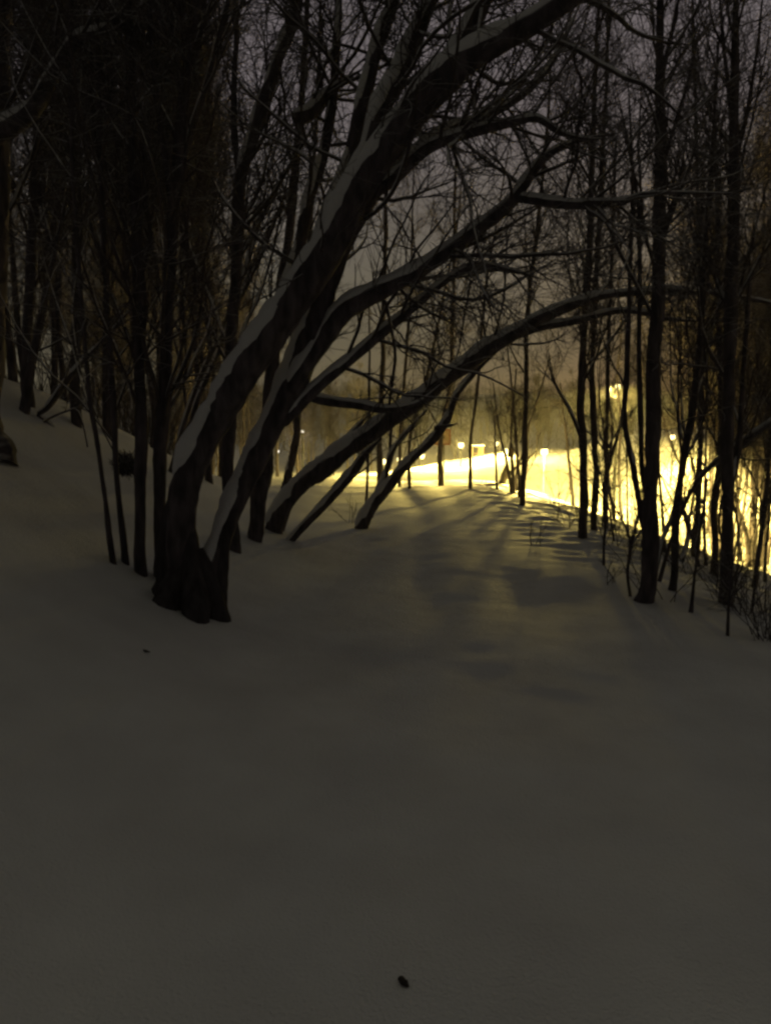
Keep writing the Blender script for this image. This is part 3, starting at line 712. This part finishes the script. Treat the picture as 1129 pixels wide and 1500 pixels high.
U = lambda a, b: (lambda: rng.uniform(a, b))
scatter(24, U(-.62, -.20), U(8.5, 16), PROTO, 'slim bare tree in the near dark thicket left of the big leaning tree', 'trees of the near left thicket', 1.0, .6, lambda x, y: x < -2.2)
scatter(32, U(-.62, -.16), U(16, 34), PROTO, 'slim bare tree deep in the dark thicket left of the big leaning tree', 'trees of the deep left thicket', 1.0, .8, lambda x, y: x < -3.2)
scatter(12, U(.24, .62), U(11, 20), PROTO, 'slim bare tree on the lower bank close behind the right-hand row of trunks', 'trees close behind the right-hand row', .72, .8, lambda x, y: x > 4.6 and x / y > .43 and x - 4 - (y - 10) * .258 > 1.4)
scatter(20, U(.20, .62), U(18, 30), PROTO, 'slim bare tree in the dim wood well beyond the right-hand row of trunks', 'trees of the wood beyond the right-hand row', .95, 1.2, lambda x, y: x > 5.5 and not (.12 < x / y < .29 and y < 36) and not (y < 36 and abs(x - 4 - (y - 10) * .258) < 1.9))
scatter(10, U(.33, .62), U(8.5, 17), PROTO[:3], 'thin low sapling growing among the trunks of the right-hand row', 'saplings among the right-hand row', .36, .5, lambda x, y: x > 3.2 and abs(x - 4 - (y - 10) * .258) > .9)
scatter(30, U(.05, .62), U(88, 125), FAR, 'hazy bare tree on the slope behind the lamps right of the path', 'trees behind the lamps', 1.0, 2.5)
scatter(22, U(-.30, .05), U(92, 130), FAR, 'hazy bare tree on the slope behind the lamps left of the path', 'trees behind the left lamps', 1.0, 2.5)
scatter(22, U(-.30, -.06), U(38, 70), FAR, 'dim bare tree between the left thicket and the lamps', 'trees in the gap left of the path', .62, 2.0, lambda x, y: x < -4)

# far-off wood that reads as one mass
V_, F_, nn = [], [], 0
for k in range(260):
    a, b = FAR[k % 3]
    x = rng.uniform(-190, 190); y = rng.uniform(132, 230)
    for me in (a, b):
        if me is b and False: pass
    ang_ = rng.uniform(0, 6.28); sc = rng.uniform(.9, 1.5)
    for me in (a,):
        v = np.empty(len(me.vertices) * 3, np.float32); me.vertices.foreach_get('co', v); v = v.reshape(-1, 3)
        f = np.empty(len(me.polygons) * 4, np.int32); me.polygons.foreach_get('vertices', f) if False else me.loops.foreach_get('vertex_index', f)
        c_, s_ = math.cos(ang_), math.sin(ang_)
        v = np.stack([v[:, 0] * c_ - v[:, 1] * s_, v[:, 0] * s_ + v[:, 1] * c_, v[:, 2]], 1) * sc + np.array([x, y, float(H(x, y))])
        V_.append(v); F_.append(f.reshape(-1, 4) + nn); nn += len(v)
# brush of thin shoots that fills the mass
n = 26000
x = rng.uniform(-190, 190, n); y = rng.uniform(130, 235, n); z0 = H(x, y) + rng.uniform(0, 9, n)
d = norm(np.stack([rng.normal(0, .5, n), rng.normal(0, .5, n), np.ones(n)], 1))
p = np.stack([x, y, z0], 1); out = [p]
for k in range(3):
    d = norm(d + rng.normal(0, .25, d.shape)); p = p + d * rng.uniform(.5, 1.2, (n, 1)); out.append(p)
q = Geo(); q.tubes(np.stack(out, 1), np.linspace(.045, .02, 4)[None] * np.ones((n, 1)), 3)
V_.append(q.V[0]); F_.append(q.F[0] + nn)
me = mesh_from('far_wood', np.concatenate(V_), np.concatenate(F_))
o = link('far_wood', me, M_TWIG)
tag(o, 'far dark wood on the hill behind the lamps', 'wood', None, 'stuff')

# ------------------------------------------------------------------ lamps
def uv_sphere(c, r, n=12, m=8, squash=1.0):
    g = Geo()
    t = np.linspace(.02, math.pi - .02, m)
    P = np.stack([np.zeros(m), np.zeros(m), np.cos(t) * r * squash], 1) + np.asarray(c)
    g.tubes(P, np.sin(t) * r, n)
    return g

def lamp(px, py, Y, dia, power, label, white=False, name='street_lamp', group='park lamps', pole_r=.045, cut=False, half=88.5, blend=.09):
    c = at(px, py, Y)
    zb = float(H(c[0], c[1]))
    base = np.array([c[0], c[1], zb])
    root = empty(name, base, label, 'street lamp', group)
    r = dia * .62 * Y / F
    g = Geo()
    zs = np.array([-.4, 0, .3, .32, max(.6, (c[2] - zb) - r * 1.25), max(.65, (c[2] - zb) - r * .95)])
    g.tubes(np.stack([np.zeros(6), np.zeros(6), zs], 1), np.array([1.7, 1.7, 1.6, 1, .9, 1.5]) * pole_r, 10); g.build('pole', M_POLE, root)
    gl = uv_sphere((0, 0, c[2] - zb), r); gl.build('globe', M_GLOBEW if white else M_GLOBE, root)
    cp = Geo(); cp.tubes(np.array([[0, 0, c[2] - zb + r * .8], [0, 0, c[2] - zb + r * 1.0], [0, 0, c[2] - zb + r * 1.2]]), np.array([.62, .45, .02]) * r, 10)
    cp.build('cap', M_POLE, root)
    ld = bpy.data.lights.new('lamp_light', 'SPOT' if cut else 'POINT'); ld.energy = power; ld.shadow_soft_size = .2 if cut and power > 12000 else .08
    if cut: ld.spot_size = math.radians(2 * half); ld.spot_blend = blend      # hooded lantern: light goes down only
    ld.color = (1.0, .93, .78) if white else (1.0, .74, .17)
    lo = bpy.data.objects.new('lamp_light', ld); COL.objects.link(lo); lo.parent = root; lo.location = (0, 0, c[2] - zb)
    return root

LP = 10.0
lamp(675, 652, 70, 7, 900 * LP, 'highest round lamp over the bright snow, right of the framed sign')
lamp(643, 665, 84, 5, 700 * LP, 'small round lamp right above the snow, just left of the sign pole', cut=True)
lamp(618, 668, 76, 6, 900 * LP, 'round lamp peeping right under the slender forked tree')
lamp(585, 673, 88, 6, 700 * LP, 'dim round lamp between the two stems of the slender forked tree', cut=True)
lamp(561, 676, 80, 7, 700 * LP, 'round lamp half hidden by twigs left of the slender forked tree', cut=True)
lamp(727, 650, 74, 6, 900 * LP, 'round lamp above the leftmost sapling of the small lit group')
lamp(741, 660, 80, 6, 700 * LP, 'round lamp left beside the dark box in the small lit group', cut=True)
lamp(731, 671, 86, 7, 600 * LP, 'lowest round lamp among the stems of the small lit group')
lamp(797, 662, 23.5, 9, 36000, 'hazy round lamp above the bright snow hollow', group='hooded lamps', pole_r=.016, cut=True, half=88.9, blend=.12)
lamp(905, 566, 36, 6, 26000, 'tall lamp shining through branches left of the thickest right-hand trunk', group='tall lamps', pole_r=.07, cut=True, half=84.5, blend=.06)
lamp(1076, 648, 40, 6, 9000, 'small lamp shining beside the straight trunk near the right edge', group='hooded lamps', pole_r=.03, cut=True)
lamp(985, 640, 50, 6, 10000, 'round lamp low behind the slanting trunk of the right-hand row', group='hooded lamps', pole_r=.04, cut=True)
lamp(443, 632, 44, 3, 10 * LP, 'small white lamp on a thin pole seen between the leaning and arching trees', True, group='white lamps')
lamp(407, 661, 60, 3, 12 * LP, 'low white lamp glinting left of the dim grey trunk by the big leaning tree', True, group='white lamps')

# ------------------------------------------------------------------ sign
ys = 21.0
c = at(648, 640, ys)
sb = np.array([at(649.5, 700, ys)[0], ys, float(H(at(649.5, 700, ys)[0], ys))])
sg_ = empty('framed_sign', sb, 'square pale sign with red-brown frame on a thin pole at the path end', 'sign')
g = Geo(); zz = np.array([-.3, .2, 1.0, c[2] - sb[2] + .20]); g.tubes(np.stack([np.zeros(4), np.zeros(4), zz], 1), np.full(4, .024), 10); g.build('pole', M_POLE, sg_)
hh = 11.5 * ys / F
bc = np.array([c[0] - sb[0], -.04, c[2] - sb[2]])
g = Geo(); g.box(bc, hh - .035, .010, hh - .035); g.build('panel', M_SIGNP, sg_, smooth=False)
g = Geo()
g.box(bc + [0, -.004, hh - .018], hh, .018, .018); g.box(bc + [0, -.004, -hh + .018], hh, .018, .018)
g.box(bc + [-hh + .018, -.004, 0], .018, .018, hh - .036); g.box(bc + [hh - .018, -.004, 0], .018, .018, hh - .036)
g.build('frame', M_SIGNF, sg_, smooth=False)
g = Geo()
for dx, dz, hx, hz in ((.0, .01, .016, .05), (.03, .0, .012, .035), (-.03, -.02, .012, .03)):
    g.box(bc + [dx, -.0125, dz], hx, .002, hz)
g.build('mark', M_INK, sg_, smooth=False)

# ------------------------------------------------------------------ snow-topped shelter on the slope
yh = 77.0
c = at(699, 668, yh); zb = float(H(c[0], c[1]))
yh = 77.0; sh = empty('shelter', (c[0], c[1], zb), 'small open shelter with a snow-topped flat roof on the bright slope', 'shelter')
g = Geo(); g.box((0, 0, 1.45), .95, .6, .06); g.build('roof', M_WOOD, sh, smooth=False)
g = Geo(); g.box((0, 0, 1.575), .97, .62, .065); g.build('roof_snow', M_SNOW, sh, smooth=False)
sh.scale = (.66, .66, .7)
for sx in (-.78, .78):
    for sy in (-.5, .5):
        g = Geo(); g.box((sx, sy, .62), .06, .06, .77); g.build('post', M_WOOD, sh, smooth=False)
g = Geo(); g.box((.42, .42, .72), .26, .03, .66); g.build('back_panel', M_WOOD, sh, smooth=False)
g = Geo(); g.box((-.1, .1, .42), .5, .2, .03); g.build('bench', M_WOOD, sh, smooth=False)

# ------------------------------------------------------------------ bits lying on the snow
def debris(px, py, L, w, rz, label, name):
    g0 = ground_hit(px, py)
    n = 9; t = np.linspace(-1, 1, n)
    P = np.stack([t * L * .5, .12 * L * t * t, np.full(n, .004) + .004 * np.cos(t * 2)], 1)
    R = w * .5 * np.sqrt(np.clip(1 - t * t, .03, 1)) * (1 + .15 * np.sin(t * 7))
    q = Geo(); q.tubes(P, R, 8, .12)
    o = q.build(name, M_LEAF); o.location = g0 + np.array([0, 0, .006]); o.rotation_euler = (0, 0, rz); o.scale = (1, 1, .6)
    tag(o, label, 'leaf' if name == 'dead_leaf' else 'twig')
debris(590, 1443, .046, .022, math.radians(-62), 'dark dead leaf lying on the snow at the bottom of the view', 'dead_leaf')
debris(213, 956, .075, .018, math.radians(-40), 'small dark twig bit lying on the snow below the big leaning tree', 'broken_twig')

# ------------------------------------------------------------------ air
HAZE = 0.0015
if HAZE > 0:
    g = Geo(); g.box((0, 290, 22), 330, 340, 40)
    m = bpy.data.materials.new('thin_haze'); m.use_nodes = True
    nt = m.node_tree; nt.nodes.clear()
    out = N(nt, 'ShaderNodeOutputMaterial'); pv = N(nt, 'ShaderNodeVolumePrincipled')
    pv.inputs['Color'].default_value = (.9, .88, .84, 1); pv.inputs['Density'].default_value = HAZE
    pv.inputs['Anisotropy'].default_value = .25
    nt.links.new(pv.outputs[0], out.inputs['Volume'])
    o = g.build('haze', m, smooth=False); o['kind'] = 'stuff'; o['label'] = 'thin glowing night haze'; o['category'] = 'haze'

# ------------------------------------------------------------------ sky
w = bpy.data.worlds.new('World'); scene.world = w; w.use_nodes = True
nt = w.node_tree; bg = nt.nodes['Background']
sky = N(nt, 'ShaderNodeTexSky'); sky.sky_type = 'NISHITA'; sky.sun_disc = False
sky.sun_elevation = math.radians(3); sky.sun_rotation = math.radians(20)
tc = N(nt, 'ShaderNodeTexCoord')
nz = N(nt, 'ShaderNodeTexNoise'); nz.inputs['Scale'].default_value = 2.2; nz.inputs['Detail'].default_value = 5
nt.links.new(tc.outputs['Generated'], nz.inputs['Vector'])
cr = N(nt, 'ShaderNodeValToRGB')
cr.color_ramp.elements[0].position = .3; cr.color_ramp.elements[0].color = (.62, .62, .62, 1)
cr.color_ramp.elements[1].position = .7; cr.color_ramp.elements[1].color = (1.12, 1.12, 1.12, 1)
nt.links.new(nz.outputs['Fac'], cr.inputs['Fac'])
# town glow low over the horizon, mauve cloud above it, olive-grey overhead
sxyz = N(nt, 'ShaderNodeSeparateXYZ'); nt.links.new(tc.outputs['Generated'], sxyz.inputs['Vector'])
band = N(nt, 'ShaderNodeValToRGB'); nt.links.new(sxyz.outputs['Z'], band.inputs['Fac'])
els = band.color_ramp.elements
els[0].position = .0; els[0].color = (1.05, .94, .58, 1)
els[1].position = .16; els[1].color = (.96, .87, .70, 1)
for p_, c_ in ((.34, (.90, .77, .83, 1)), (.52, (.90, .77, .84, 1)), (.72, (.84, .82, .61, 1)), (1.0, (.84, .82, .59, 1))):
    e = els.new(p_); e.color = c_
mx = N(nt, 'ShaderNodeMix', data_type='RGBA', blend_type='MULTIPLY'); mx.inputs['Factor'].default_value = 1
nt.links.new(cr.outputs['Color'], mx.inputs[6]); nt.links.new(band.outputs['Color'], mx.inputs[7])
# overcast glow tints a very weak sky
m2 = N(nt, 'ShaderNodeMix', data_type='RGBA'); m2.inputs['Factor'].default_value = .03
nt.links.new(mx.outputs[2], m2.inputs[6]); nt.links.new(sky.outputs['Color'], m2.inputs[7])
# the town lies ahead: the cloud glows more on that side than behind
md = N(nt, 'ShaderNodeMapRange'); md.inputs['From Min'].default_value = -.6; md.inputs['From Max'].default_value = .8
md.inputs['To Min'].default_value = .10; md.inputs['To Max'].default_value = 1.0
nt.links.new(sxyz.outputs['Y'], md.inputs['Value'])
m3 = N(nt, 'ShaderNodeMix', data_type='RGBA', blend_type='MULTIPLY'); m3.inputs['Factor'].default_value = 1
nt.links.new(m2.outputs[2], m3.inputs[6]); nt.links.new(md.outputs[0], m3.inputs[7])
nt.links.new(m3.outputs[2], bg.inputs['Color'])
bg.inputs['Strength'].default_value = .195

sun = bpy.data.objects.new('night_glow', bpy.data.lights.new('night_glow', 'SUN')); COL.objects.link(sun)
sun.data.energy = .01; sun.data.angle = math.radians(120); sun.data.color = (1, .9, .8)
sun.rotation_euler = (math.radians(20), 0, math.radians(-20))

# ------------------------------------------------------------------ render settings
vs = scene.view_settings
vs.view_transform = 'Standard'; vs.look = 'None'; vs.exposure = 0; vs.gamma = 1; vs.use_curve_mapping = False
cy = scene.cycles
cy.max_bounces = 4; cy.diffuse_bounces = 3; cy.glossy_bounces = 1; cy.transmission_bounces = 2; cy.volume_bounces = 0; cy.transparent_max_bounces = 8
cy.use_denoising = True
cy.caustics_reflective = False; cy.caustics_refractive = False
cy.sample_clamp_indirect = 2
cy.pixel_filter_type = 'BLACKMAN_HARRIS'; cy.filter_width = 2.6
